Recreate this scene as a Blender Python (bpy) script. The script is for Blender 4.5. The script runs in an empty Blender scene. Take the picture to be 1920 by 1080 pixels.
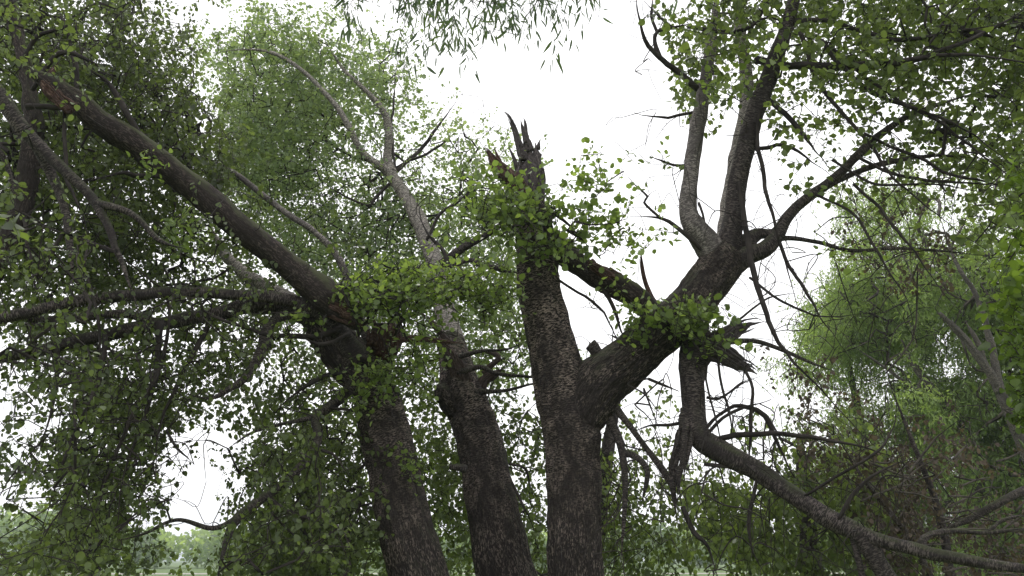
import bpy, math, random
import numpy as np
from mathutils import Vector

# ------------------------------------------------------------------ camera, sky, sun, exposure
FPX = 1478.0                       # focal length in pixels of the 1920 px wide photograph
PITCH = math.radians(19.0)
CAM = np.array([0.0, 0.0, 1.6])
SC = bpy.context.scene
COL = SC.collection
cd = bpy.data.cameras.new("camera")
cam = bpy.data.objects.new("camera", cd)
COL.objects.link(cam)
cam.location = CAM
cam.rotation_euler = (math.radians(90) + PITCH, 0, 0)
cd.sensor_width = 36.0
cd.lens = 36.0 * FPX / 1920.0
cd.clip_start = 0.05
cd.clip_end = 3000
SC.camera = cam

SUN_EL, SUN_AZ = math.radians(62), math.radians(-25)   # azimuth from +Y towards +X
world = bpy.data.worlds.new("World")
SC.world = world
world.use_nodes = True
wn, wl = world.node_tree.nodes, world.node_tree.links
bg = wn['Background']
sky = wn.new('ShaderNodeTexSky'); sky.sky_type = 'NISHITA'; sky.sun_disc = False
sky.sun_elevation = SUN_EL; sky.sun_rotation = SUN_AZ; sky.dust_density = 4; sky.air_density = 1.5
tc = wn.new('ShaderNodeTexCoord')
nz = wn.new('ShaderNodeTexNoise'); nz.inputs['Scale'].default_value = 1.6; nz.inputs['Detail'].default_value = 4
cr = wn.new('ShaderNodeValToRGB')
cr.color_ramp.elements[0].position = 0.3; cr.color_ramp.elements[0].color = (11.5, 11.5, 11.9, 1)
cr.color_ramp.elements[1].position = 0.7; cr.color_ramp.elements[1].color = (13.6, 13.5, 13.6, 1)
mx = wn.new('ShaderNodeMix'); mx.data_type = 'RGBA'; mx.inputs[0].default_value = 0.93
wl.new(tc.outputs['Generated'], nz.inputs['Vector']); wl.new(nz.outputs['Fac'], cr.inputs['Fac'])
wl.new(sky.outputs['Color'], mx.inputs[6]); wl.new(cr.outputs['Color'], mx.inputs[7])
wl.new(mx.outputs[2], bg.inputs['Color'])
bg.inputs['Strength'].default_value = 0.1
sd = bpy.data.lights.new("sun", 'SUN'); sd.energy = 0.8; sd.angle = math.radians(14); sd.color = (1, 0.97, 0.92)
sun = bpy.data.objects.new("sun", sd); COL.objects.link(sun)
dv = Vector((math.sin(SUN_AZ) * math.cos(SUN_EL), math.cos(SUN_AZ) * math.cos(SUN_EL), math.sin(SUN_EL)))
sun.rotation_euler = dv.to_track_quat('Z', 'Y').to_euler()
SC.view_settings.view_transform = 'Standard'
SC.view_settings.look = 'None'
SC.view_settings.exposure = 0.40
SC.view_settings.gamma = 1.0
SC.view_settings.use_curve_mapping = False
SC.cycles.max_bounces = 6
SC.cycles.diffuse_bounces = 4
SC.cycles.transmission_bounces = 4

rng = np.random.default_rng(11)
CT, ST = math.cos(PITCH), math.sin(PITCH)

# ------------------------------------------------------------------ helpers
def W(px, py, Y):
    """point at forward distance Y seen at photo pixel px,py (vectorised)"""
    px = np.asarray(px, float); py = np.asarray(py, float)
    u = (px - 960) / FPX; v = (540 - py) / FPX
    yy = CT - ST * v; zz = ST + CT * v
    t = Y / yy
    return np.stack([u * t, yy * t, zz * t + 1.6], -1), t

def project(P):
    d = P - CAM
    dep = d[:, 1] * CT + d[:, 2] * ST
    up = -d[:, 1] * ST + d[:, 2] * CT
    return 960 + FPX * d[:, 0] / dep, 540 - FPX * up / dep, dep

def _h(i, j, k):
    n = (i * 374761393 + j * 668265263 + k * 2147483647 + 974711) & 0xffffffff
    n = ((n ^ (n >> 13)) * 1274126177) & 0xffffffff
    return ((n ^ (n >> 16)) & 0xffff) / 65535.0

def vnoise(P):
    P = np.asarray(P, float)
    F = np.floor(P).astype(np.int64); f = P - F; f = f * f * (3 - 2 * f)
    i, j, k = F[:, 0], F[:, 1], F[:, 2]; a, b, c = f[:, 0], f[:, 1], f[:, 2]
    def L(x, y, t): return x + (y - x) * t
    r = L(L(L(_h(i, j, k), _h(i+1, j, k), a), L(_h(i, j+1, k), _h(i+1, j+1, k), a), b),
          L(L(_h(i, j, k+1), _h(i+1, j, k+1), a), L(_h(i, j+1, k+1), _h(i+1, j+1, k+1), a), b), c)
    return r

def fbm(P, o=3):
    P = np.asarray(P, float)
    s, a, t = 0, 0.5, 0
    for q in range(o):
        s = s + a * vnoise(P * (2.03 ** q) + 17.3 * q); t += a; a *= 0.5
    return s / t

def tag(o, label=None, cat=None, group=None, kind=None):
    if label: o['label'] = label
    if cat: o['category'] = cat
    if group: o['group'] = group
    if kind: o['kind'] = kind
    return o

def new_mesh(name, V, F, mat, parent=None, smooth=True, attrs=None):
    """V (n,3); F = (loops flat, face sizes). attrs: dict name->(n,k) point data"""
    me = bpy.data.meshes.new(name)
    loops, sizes = F
    V = np.asarray(V, np.float32)
    if parent is not None:
        V = V - np.array(parent.location, np.float32)
    me.vertices.add(len(V)); me.vertices.foreach_set('co', V.ravel())
    me.loops.add(len(loops)); me.loops.foreach_set('vertex_index', np.asarray(loops, np.int32))
    me.polygons.add(len(sizes))
    st = np.concatenate([[0], np.cumsum(sizes)[:-1]]).astype(np.int32)
    me.polygons.foreach_set('loop_start', st)
    me.polygons.foreach_set('loop_total', np.asarray(sizes, np.int32))
    me.update(calc_edges=True)
    if smooth: me.polygons.foreach_set('use_smooth', np.ones(len(sizes), bool))
    for k, a in (attrs or {}).items():
        a = np.asarray(a, np.float32)
        if a.ndim == 1:
            at = me.attributes.new(k, 'FLOAT', 'POINT'); at.data.foreach_set('value', a)
        else:
            at = me.attributes.new(k, 'FLOAT_VECTOR', 'POINT'); at.data.foreach_set('vector', a.ravel())
    me.materials.append(mat)
    o = bpy.data.objects.new(name, me); COL.objects.link(o)
    if parent is not None: o.parent = parent
    return o

class Buf:
    def __init__(s): s.V = []; s.L = []; s.S = []; s.A = []; s.n = 0
    def add(s, V, loops, sizes, A=None):
        s.V.append(V); s.L.append(np.asarray(loops) + s.n); s.S.append(np.asarray(sizes)); s.n += len(V)
        if A is not None: s.A.append(A)
    def build(s, name, mat, parent=None, smooth=True, aname='bark', extra=None):
        if not s.V: return None
        at = {aname: np.concatenate(s.A)} if s.A else {}
        if extra: at.update(extra)
        return new_mesh(name, np.concatenate(s.V), (np.concatenate(s.L), np.concatenate(s.S)), mat, parent, smooth, at)

def resample(P, R, step):
    """Catmull-Rom through control points, with radii"""
    P = np.asarray(P, float); R = np.asarray(R, float)
    if len(P) == 2:
        P = np.array([P[0], (P[0] + P[1]) / 2, P[1]]); R = np.array([R[0], (R[0] + R[1]) / 2, R[1]])
    Q = np.vstack([2 * P[0] - P[1], P, 2 * P[-1] - P[-2]])
    out, rad = [], []
    for i in range(len(P) - 1):
        p0, p1, p2, p3 = Q[i:i+4]
        n = max(2, int(np.linalg.norm(p2 - p1) / step))
        for t in np.arange(n) / n:
            out.append(0.5 * (2*p1 + (p2-p0)*t + (2*p0-5*p1+4*p2-p3)*t*t + (3*p1-p0-3*p2+p3)*t**3))
            rad.append(R[i] + (R[i+1] - R[i]) * t)
    out.append(P[-1]); rad.append(R[-1])
    return np.array(out), np.array(rad)

def frames(C):
    T = np.gradient(C, axis=0); T /= np.linalg.norm(T, axis=1)[:, None] + 1e-9
    ref = np.array([0.0, -1.0, 0.0]) if abs(T[:, 1]).mean() < 0.85 else np.array([0.0, 0.0, 1.0])
    A = ref - (T @ ref)[:, None] * T; A /= np.linalg.norm(A, axis=1)[:, None] + 1e-9
    B = np.cross(T, A)
    return T, A, B

def tube(C, R, n=10, cap=True, rough=0.0, squash=None, fs=6.0, ridge=0.0):
    T, A, B = frames(C)
    m = len(C)
    th = np.arange(n) * 2 * math.pi / n
    s = np.concatenate([[0], np.cumsum(np.linalg.norm(np.diff(C, axis=0), axis=1))])
    RR = np.repeat(R[:, None], n, 1)
    bx = np.cos(th)[None] * RR; by = np.sin(th)[None] * RR
    bark = np.stack([bx, by, np.repeat(s[:, None], n, 1)], -1)
    if rough or ridge:
        q = bark.reshape(-1, 3)
        off = C[0] * 3.1
        d = (fbm(q * fs + off, 3) - 0.5) * 2 * rough
        if ridge: d = d + (fbm(q * np.array([38, 38, 6.0]) + off, 2) - 0.5) * 2 * ridge
        RR = RR * (1 + d.reshape(m, n))
    ca, cb = np.cos(th)[None, :, None], np.sin(th)[None, :, None]
    if squash is not None: ca = ca * squash
    V = C[:, None] + (A[:, None] * ca + B[:, None] * cb) * RR[..., None]
    V = V.reshape(-1, 3)
    i = np.arange(m - 1)[:, None] * n; j = np.arange(n)[None]; k = (j + 1) % n
    q = np.stack([i + j, i + k, i + n + k, i + n + j], -1).reshape(-1)
    sz = np.full((m - 1) * n, 4)
    if cap:
        q = np.concatenate([q, np.arange(n)[::-1], (m - 1) * n + np.arange(n)]); sz = np.concatenate([sz, [n, n]])
    return V, q, sz, bark.reshape(-1, 3)

# ------------------------------------------------------------------ materials
def nodes(name):
    m = bpy.data.materials.new(name); m.use_nodes = True
    return m, m.node_tree.nodes, m.node_tree.links, m.node_tree.nodes['Principled BSDF']

def bark_mat(name, dark, pale, moss=(0.05, 0.06, 0.025), moss_amt=0.25, dash=1.0, furrow_h=2.6, bump=0.6, patch=0.45):
    m, N, L, P = nodes(name)
    at = N.new('ShaderNodeAttribute'); at.attribute_name = 'bark'
    def mapped(sx, sz):
        v = N.new('ShaderNodeVectorMath'); v.operation = 'MULTIPLY'; v.inputs[1].default_value = (sx, sx, sz)
        L.new(at.outputs['Vector'], v.inputs[0]); return v.outputs[0]
    def noise(vec, detail=3, rough=0.55, dist=0.0):
        n = N.new('ShaderNodeTexNoise'); n.inputs['Scale'].default_value = 1; n.inputs['Detail'].default_value = detail
        n.inputs['Roughness'].default_value = rough; n.inputs['Distortion'].default_value = dist
        L.new(vec, n.inputs['Vector']); return n.outputs['Fac']
    def ramp(f, a, b):
        r = N.new('ShaderNodeMapRange'); r.interpolation_type = 'SMOOTHSTEP'
        r.inputs['From Min'].default_value = a; r.inputs['From Max'].default_value = b
        L.new(f, r.inputs['Value']); return r.outputs[0]
    def mth(op, a, b):
        r = N.new('ShaderNodeMath'); r.operation = op; r.use_clamp = True
        for q, v in ((0, a), (1, b)):
            if isinstance(v, (int, float)): r.inputs[q].default_value = v
            else: L.new(v, r.inputs[q])
        return r.outputs[0]
    def mixc(f, a, b):
        x = N.new('ShaderNodeMix'); x.data_type = 'RGBA'
        if isinstance(f, (int, float)): x.inputs[0].default_value = f
        else: L.new(f, x.inputs[0])
        for q, v in ((6, a), (7, b)):
            if isinstance(v, tuple): x.inputs[q].default_value = (*v, 1)
            else: L.new(v, x.inputs[q])
        return x.outputs[2]
    lent = ramp(noise(mapped(27, 110), 3, 0.55, 0.5), 0.49, 0.56)     # horizontal dashes
    furr = ramp(noise(mapped(78, 22), 4, 0.62, 0.7), 0.50, 0.60)      # upright furrows
    sx = N.new('ShaderNodeSeparateXYZ'); L.new(at.outputs['Vector'], sx.inputs[0])
    hn = mth('ADD', sx.outputs[2], 0.0)
    hr = N.new('ShaderNodeMapRange'); hr.inputs['From Min'].default_value = furrow_h - 0.8; hr.inputs['From Max'].default_value = furrow_h + 0.8
    L.new(sx.outputs[2], hr.inputs['Value'])
    pat = mixc(hr.outputs[0], mth('MULTIPLY', furr, 0.6), lent)
    pr = N.new('ShaderNodeRGBToBW'); L.new(pat, pr.inputs[0])
    big = ramp(noise(mapped(4.5, 3.0), 4, 0.6, 0.5), patch - 0.10, patch + 0.14)
    fine = noise(mapped(120, 120), 2)
    k = mth('MULTIPLY', pr.outputs[0], dash)
    k = mth('MULTIPLY', k, mth('ADD', mth('MULTIPLY', big, 0.85), 0.15))
    k = mth('MULTIPLY', k, mth('ADD', fine, 0.45))
    col = mixc(k, dark, pale)
    geo = N.new('ShaderNodeNewGeometry'); sn = N.new('ShaderNodeSeparateXYZ'); L.new(geo.outputs['Normal'], sn.inputs[0])
    mo = mth('MULTIPLY', mth('MULTIPLY', ramp(sn.outputs[2], 0.0, 0.8), ramp(noise(mapped(7, 5), 4), 0.35, 0.6)), moss_amt * 3)
    col = mixc(mo, col, moss)
    L.new(col, P.inputs['Base Color'])
    P.inputs['Roughness'].default_value = 0.88
    P.inputs['Specular IOR Level'].default_value = 0.25
    bp = N.new('ShaderNodeBump'); bp.inputs['Strength'].default_value = bump; bp.inputs['Distance'].default_value = 0.012
    hh = mth('ADD', mth('MULTIPLY', pr.outputs[0], 0.6), mth('MULTIPLY', fine, 0.4))
    L.new(hh, bp.inputs['Height']); L.new(bp.outputs[0], P.inputs['Normal'])
    return m

def leaf_mat(name, a, b, c, trans=0.38, rough=0.38):
    """a, b, c: darkest, middle and lightest leaf colour; picked per leaf"""
    m, N, L, P = nodes(name)
    at = N.new('ShaderNodeAttribute'); at.attribute_name = 'leaf'
    r = N.new('ShaderNodeValToRGB'); e = r.color_ramp.elements
    e[0].position = 0.0; e[0].color = (*a, 1); e[1].position = 1.0; e[1].color = (*c, 1)
    x = e.new(0.5); x.color = (*b, 1)
    L.new(at.outputs['Fac'], r.inputs['Fac'])
    L.new(r.outputs['Color'], P.inputs['Base Color'])
    P.inputs['Roughness'].default_value = rough
    P.inputs['Specular IOR Level'].default_value = 0.35
    t = N.new('ShaderNodeBsdfTranslucent')
    g = N.new('ShaderNodeMix'); g.data_type = 'RGBA'; g.blend_type = 'MULTIPLY'; g.inputs[0].default_value = 1
    L.new(r.outputs['Color'], g.inputs[6]); g.inputs[7].default_value = (2.0, 2.1, 0.9, 1)
    L.new(g.outputs[2], t.inputs['Color'])
    ms = N.new('ShaderNodeMixShader'); ms.inputs[0].default_value = trans
    L.new(P.outputs[0], ms.inputs[1]); L.new(t.outputs[0], ms.inputs[2])
    L.new(ms.outputs[0], N['Material Output'].inputs['Surface'])
    return m

def plain_noise_mat(name, a, b, scale=8, rough=0.9):
    m, N, L, P = nodes(name)
    t = N.new('ShaderNodeTexCoord'); n = N.new('ShaderNodeTexNoise'); n.inputs['Scale'].default_value = scale; n.inputs['Detail'].default_value = 6
    r = N.new('ShaderNodeValToRGB'); r.color_ramp.elements[0].position = 0.35; r.color_ramp.elements[1].position = 0.65
    r.color_ramp.elements[0].color = (*a, 1); r.color_ramp.elements[1].color = (*b, 1)
    L.new(t.outputs['Object'], n.inputs['Vector']); L.new(n.outputs['Fac'], r.inputs['Fac']); L.new(r.outputs[0], P.inputs['Base Color'])
    P.inputs['Roughness'].default_value = rough; P.inputs['Specular IOR Level'].default_value = 0.2
    return m

BARK = bark_mat('poplar_bark', (0.019, 0.0150, 0.0145), (0.33, 0.262, 0.228), moss_amt=0.2, patch=0.48, bump=1.0)
BARK_LIMB = bark_mat('limb_bark', (0.024, 0.0195, 0.0195), (0.16, 0.132, 0.122), dash=0.8, furrow_h=-5, moss_amt=0.25, bump=0.5)
BARK_PALE = bark_mat('pale_bark', (0.10, 0.09, 0.082), (0.40, 0.36, 0.32), dash=1.0, furrow_h=-5, moss_amt=0.1, patch=0.3, bump=0.3)
BARK_GREY = bark_mat('grey_limb_bark', (0.075, 0.065, 0.063), (0.32, 0.285, 0.265), dash=0.9, furrow_h=-5, moss_amt=0.1, bump=0.4)
BARK_RED = bark_mat('bare_red_wood', (0.022, 0.017, 0.0155), (0.165, 0.125, 0.11), moss=(0.05, 0.055, 0.025), dash=0.8, furrow_h=99, moss_amt=0.5, patch=0.42)
WOOD = bark_mat('splintered_wood', (0.05, 0.036, 0.032), (0.20, 0.145, 0.12), dash=1.0, furrow_h=99, moss_amt=0.05, bump=1.0)
WOOD_GREY = bark_mat('weathered_wood', (0.06, 0.05, 0.05), (0.26, 0.22, 0.21), dash=1.0, furrow_h=99, moss_amt=0.05, bump=1.0)
WOOD_RED = bark_mat('raw_red_wood', (0.06, 0.032, 0.026), (0.34, 0.22, 0.18), dash=1.0, furrow_h=99, moss_amt=0.05, bump=1.0)
TWIG = plain_noise_mat('twig_bark', (0.018, 0.015, 0.014), (0.05, 0.042, 0.038), 5)
TWIG_PALE = plain_noise_mat('pale_twig_bark', (0.035, 0.03, 0.026), (0.11, 0.095, 0.08), 5)

LEAF_MID = leaf_mat('poplar_leaf', (0.056, 0.076, 0.032), (0.098, 0.13, 0.050), (0.17, 0.215, 0.085), trans=0.48)
LEAF_SHADE = leaf_mat('shade_toned_leaf', (0.045, 0.060, 0.028), (0.080, 0.105, 0.044), (0.14, 0.178, 0.075), trans=0.47)  # darker copy of poplar_leaf; shade of the dense left crowns put into the colour
LEAF_LIT = leaf_mat('lit_poplar_leaf', (0.11, 0.15, 0.092), (0.18, 0.232, 0.145), (0.27, 0.325, 0.215), trans=0.46)  # lightened poplar leaf; open-sky brightness of the high crown put into the colour
LEAF_FRESH = leaf_mat('fresh_leaf', (0.075, 0.105, 0.04), (0.14, 0.195, 0.065), (0.25, 0.32, 0.115), trans=0.45)
LEAF_LIME = leaf_mat('lime_leaf', (0.055, 0.085, 0.022), (0.10, 0.15, 0.034), (0.19, 0.26, 0.06), trans=0.5)
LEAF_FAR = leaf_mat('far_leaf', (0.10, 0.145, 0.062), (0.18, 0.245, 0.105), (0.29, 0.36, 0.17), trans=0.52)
LEAF_WILLOW = leaf_mat('willow_leaf', (0.05, 0.08, 0.045), (0.08, 0.12, 0.065), (0.13, 0.17, 0.08), trans=0.35)
LEAF_DEAD = leaf_mat('withered_leaf', (0.035, 0.027, 0.024), (0.065, 0.05, 0.043), (0.12, 0.09, 0.072), trans=0.2, rough=0.8)

# ------------------------------------------------------------------ leaves
ROUND = (np.array([(0, 0, 0), (.36, .14, .05), (.46, .45, .07), (.28, .78, .04), (0, 1.02, -.05), (-.28, .78, .04), (-.46, .45, .07), (-.36, .14, .05), (0, .5, -.02)]),
         np.array([0, 1, 2, 8, 2, 3, 4, 8, 4, 5, 6, 8, 6, 7, 0, 8]), np.array([4, 4, 4, 4]), 0.66)
SMALL = (np.array([(0, 0, 0), (.42, .3, .05), (.3, .78, .02), (0, 1, -.04), (-.3, .78, .02), (-.42, .3, .05)]),
         np.array([0, 1, 2, 3, 0, 3, 4, 5]), np.array([4, 4]), 0.56)
NARROW = (np.array([(0, 0, 0), (.16, .35, .03), (.13, .7, .0), (0, 1, -.1), (-.13, .7, .0), (-.16, .35, .03)]),
          np.array([0, 1, 2, 3, 0, 3, 4, 5]), np.array([4, 4]), 0.20)
LANCE = (np.array([(0, 0, 0), (.07, .25, .02), (.075, .5, .0), (.045, .78, -.04), (0, 1, -.12), (-.045, .78, -.04), (-.075, .5, .0), (-.07, .25, .02)]),
         np.array([0, 1, 2, 6, 7, 2, 3, 5, 6, 3, 4, 5]), np.array([5, 4, 3]), 0.11)

def unit(v): return v / (np.linalg.norm(v, axis=-1, keepdims=True) + 1e-9)

def leaf_mesh(name, P, tip, nor, size, val, shape, mat, parent):
    T, loops, sizes, _ = shape
    y = unit(tip); x = unit(np.cross(y, nor)); z = np.cross(x, y)
    n, k = len(P), len(T)
    wob = 0.75 + 0.45 * rng.random((n, 1, 1))
    V = P[:, None] + size[:, None, None] * (T[None, :, 0:1] * x[:, None] * wob + T[None, :, 1:2] * y[:, None] + T[None, :, 2:3] * z[:, None] * 1.6)
    L = (loops[None] + np.arange(n)[:, None] * k).ravel()
    S = np.tile(sizes, n)
    return new_mesh(name, V.reshape(-1, 3), (L, S), mat, parent, False, {'leaf': np.repeat(val, k)})

# ------------------------------------------------------------------ crown density as 60 px cells of the photograph's view
MG = 5
def grid(rows, above=0):
    """rows: {row: (first column, digits)}; returns tau array incl. rows repeated above the frame"""
    G = np.zeros((18 + above, 32 + 2 * MG))
    for r, (c0, s) in rows.items():
        for i, ch in enumerate(s.replace(' ', '')):
            if c0 + i < 32: G[r + above, c0 + i + MG] = 0 if ch == '.' else int(ch)
        for m in range(MG):       # the crowns go on outside the frame, thinning out
            G[r + above, MG - 1 - m] = G[r + above, MG] * (1 - m / MG) ** 2.5
            G[r + above, MG + 32 + m] = G[r + above, MG + 31] * (1 - m / MG) ** 0.6
    for a in range(above): G[a] = G[above]
    cov = np.minimum(G / 9.0, 1) ** 0.95 * 0.95
    return -np.log(1 - cov), above

def sample_grid(gr, Y0, Y1, leaf, shape, nl, k=1.0, clump=0.8, seed=0, bias=0.0):
    """cluster centres in the view frustum; each cluster carries nl leaves"""
    G, ab = gr
    r = np.random.default_rng(seed)
    tp = G * 0; out = []
    t_mid = ((Y0 + Y1) / 2) / CT
    area = shape[3] * 0.5 * (leaf * FPX / t_mid) ** 2 * nl
    nb = G.sum() * 3600 * k / area * 2.2
    nb = int(nb)
    cells = r.choice(G.size, nb, p=(G / G.sum()).ravel())
    rr, cc = np.divmod(cells, G.shape[1])
    px = (cc - MG + r.random(nb)) * 60 + r.normal(0, 14, nb)
    py = (rr - ab + r.random(nb)) * 60 + r.normal(0, 14, nb)
    d = r.random(nb) ** (1 + bias)
    P, _ = W(px, py, Y0 + (Y1 - Y0) * d)
    n = fbm(P * (1.5 / max(0.5, (Y0 + Y1) / 16)) + seed * 7.7, 3)
    dens = np.clip(G[rr, cc] / 3.3, 0, 1)
    w = np.clip((n - 0.5) * 7 * clump + 0.5, 0.03, 1)
    w = w * (1 - dens * 0.35) + dens * 0.35
    keep = r.random(nb) < w * (0.455 / max(w.mean(), 1e-3))
    return P[keep]

# ------------------------------------------------------------------ trees
class Tree:
    def __init__(s, name, label, cat, base, group=None):
        s.root = bpy.data.objects.new(name, None); COL.objects.link(s.root); s.root.location = base
        s.root.empty_display_size = 0.3
        tag(s.root, label, cat, group)
        s.nodes = []; s.nr = []; s.buf = Buf()
        s.leaf = []; s.spray = []; s.fp = []
    def path(s, pts, step=0.05):
        a = np.array(pts, float)
        P, t = W(a[:, 0], a[:, 1], a[:, 2])
        R = a[:, 3] * t / FPX
        return resample(P, R, step)
    def skel(s, C, R):
        st = max(1, int(len(C) / max(2, len(C) * 0.3)))
        s.nodes.append(C[::st]); s.nr.append(R[::st])
    def limb(s, pts, mat=None, name='limb', label=None, n=16, rough=0.14, ridge=0.05, skel=True, flare=1.25, kind=None, wob=1.0, thick=0.92):
        C, R = s.path(pts, 0.04); R = R * thick
        R = R * (1 + (fbm(C * 2.6 + 9, 2) - 0.5) * 0.28)
        if flare > 1:
            k = np.exp(-np.arange(len(C)) * 0.04 / 0.12); R = R * (1 + (flare - 1) * k)
        jit = (np.stack([fbm(C * 3 + q * 31, 2) for q in range(3)], 1) - 0.5) * R.mean() * 0.8 * wob
        jit[0] = 0
        if pts[-1][3] < 9 and name == 'limb': R = R * np.clip((1 - np.linspace(0, 1, len(C))) * 4, 0.2, 1)
        V, q, sz, bk = tube(C + jit, R, n, True, rough, None, 5.0, ridge)
        b = Buf(); b.add(V, q, sz, bk)
        o = b.build(name, mat or BARK_LIMB, s.root)
        if label: o['label'] = label
        if skel: s.skel(C + jit, R)
        return o
    def fine(s, pts, skel=True):
        """thin traced branch, joins the tree's twig mesh"""
        C, R = s.path(pts, 0.06)
        jit = (np.stack([fbm(C * 3 + q * 31, 3) for q in range(3)], 1) - 0.5) * 0.075
        jit = (jit - jit[0]) * np.minimum(1, np.arange(len(C)) / 6.0)[:, None]
        R = R * np.clip((1 - np.linspace(0, 1, len(C))) * 2.0, 0.3, 1)
        s.fp.append(C + jit)
        V, q, sz, bk = tube(C + jit, np.maximum(R, 0.0016), 6, True)
        s.buf.add(V, q, sz, bk)
        if skel: s.skel(C + jit, R)
    def trunk(s, chains, mat, voxel=0.016, name='trunk', lump=0.06, label=None):
        """several tapering tubes fused to one skin"""
        b = Buf(); segs = []
        for pts in chains:
            C, R = s.path(pts, 0.05)
            V, q, sz, bk = tube(C, R, 28, True)
            b.add(V, q, sz); s.skel(C, R); segs.append((C, R))
        tmp = new_mesh('tmp', np.concatenate(b.V), (np.concatenate(b.L), np.concatenate(b.S)), mat, None, True)
        md = tmp.modifiers.new('r', 'REMESH'); md.mode = 'VOXEL'; md.voxel_size = voxel
        sm = tmp.modifiers.new('s', 'SMOOTH'); sm.factor = 0.6; sm.iterations = 14
        dg = bpy.context.evaluated_depsgraph_get()
        me = tmp.evaluated_get(dg).to_mesh()
        nv = len(me.vertices); V = np.empty(nv * 3, np.float32); me.vertices.foreach_get('co', V); V = V.reshape(-1, 3).astype(float)
        N = np.empty(nv * 3, np.float32); me.vertices.foreach_get('normal', N); N = N.reshape(-1, 3)
        L = np.empty(len(me.loops), np.int32); me.loops.foreach_get('vertex_index', L)
        S = np.empty(len(me.polygons), np.int32); me.polygons.foreach_get('loop_total', S)
        tmp.evaluated_get(dg).to_mesh_clear()
        bpy.data.objects.remove(tmp)
        best = np.full(nv, 1e9); bark = np.zeros((nv, 3))
        for C, R in segs:
            C2, R2 = C[::2], R[::2]
            T, A, B = frames(C2)
            sl = np.concatenate([[0], np.cumsum(np.linalg.norm(np.diff(C2, axis=0), axis=1))])
            for c0 in range(0, nv, 8000):
                v = V[c0:c0+8000]
                D = np.linalg.norm(v[:, None] - C2[None], axis=2) / R2[None]
                j = D.argmin(1); dm = D[np.arange(len(v)), j]
                dlt = v - C2[j]
                x = (dlt * A[j]).sum(1); y = (dlt * B[j]).sum(1); z = sl[j] + (dlt * T[j]).sum(1)
                up = dm < best[c0:c0+8000]
                bb = bark[c0:c0+8000]; bb[up] = np.stack([x, y, z], 1)[up]
                best[c0:c0+8000] = np.minimum(best[c0:c0+8000], dm)
        d = (fbm(V * 2.2, 3) - 0.5) * lump + (fbm(bark * np.array([30, 30, 5.0]), 2) - 0.5) * 0.046 + (fbm(bark * np.array([9, 9, 4.0]) + 5, 2) - 0.5) * 0.03
        V = V + N * d[:, None]
        o = new_mesh(name, V, (L, S), mat, s.root, True, {'bark': bark})
        if label: o['label'] = label
        return o
    def torn(s, pts, label=None, mat=None):
        s.shards([pts], mat or WOOD_GREY, 'stub', label)
    def shards(s, lst, mat, name='splinter', label=None, squash=0.6):
        for pts in lst:
            C, R = s.path(pts, 0.025)
            r = np.random.default_rng(int(abs(C[0, 0]) * 1e4) % 9999 + len(C))
            T, A, B = frames(C); m = len(C); b = Buf()
            V, q, sz, bk = tube(C, R * np.clip((1 - np.linspace(0, 1, m)) * 2.2, 0.12, 0.8), 11, True, 0.6, squash, 16.0, 0.3); b.add(V, q, sz, bk)
            k = 7 if R.max() < 0.035 else (16 if R.max() < 0.09 else 26)
            for _ in range(k):
                a0 = r.random() * 0.35; a1 = min(1.0, 0.45 + 0.6 * r.random())
                i0, i1 = int(a0 * (m - 1)), max(int(a1 * (m - 1)), int(a0 * (m - 1)) + 3)
                i1 = min(i1, m - 1)
                if i1 - i0 < 2: continue
                ang = r.random() * 6.28; ro = 0.45 + 0.5 * r.random()
                Cs = C[i0:i1+1] + (A[i0:i1+1] * math.cos(ang) * squash + B[i0:i1+1] * math.sin(ang)) * (R[i0:i1+1] * ro)[:, None]
                u = np.linspace(0, 1, len(Cs))
                Cs = Cs + (np.stack([fbm(Cs * 9 + g * 31 + ang, 2) for g in range(3)], 1) - 0.5) * R.max() * 0.35
                Rs = np.maximum(R[i0:i1+1].max() * (0.16 + 0.16 * r.random()) * (1 - u ** 1.6), 0.0012)
                V, q, sz, bk = tube(Cs, Rs, 5, True, 0.3, None, 14.0); b.add(V, q, sz, bk)
            o = b.build(name, mat, s.root, smooth=False)
            if label: o['label'] = label
    def grow(s, centers, leaf, shape, nl, L=0.28, droop=0.3, sides=4, r0=0.0017, seed=1, leafy=True, val=(0.5, 0.22), spread=0.9, maxr=0.03, upn=1.0, spray=False):
        r = np.random.default_rng(seed)
        centers = np.asarray(centers)
        if len(centers) == 0: return
        N0 = np.concatenate(s.nodes); 
        # visit clusters from the limbs outwards
        dmin = np.empty(len(centers))
        for c in range(0, len(centers), 1000):
            dmin[c:c+1000] = np.sqrt(((centers[c:c+1000, None] - N0[None]) ** 2).sum(2)).min(1)
        order = np.argsort(dmin + r.random(len(centers)) * 0.3)
        cap = len(N0) + len(centers) * 9 + 10
        NP = np.empty((cap, 3)); NP[:len(N0)] = N0; nn = len(N0)
        par = np.full(cap, -1); paths = []
        nskel = nn
        dirs = unit(r.normal(0, 1, (len(centers), 3)) + np.array([0, 0, -droop]))
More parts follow.
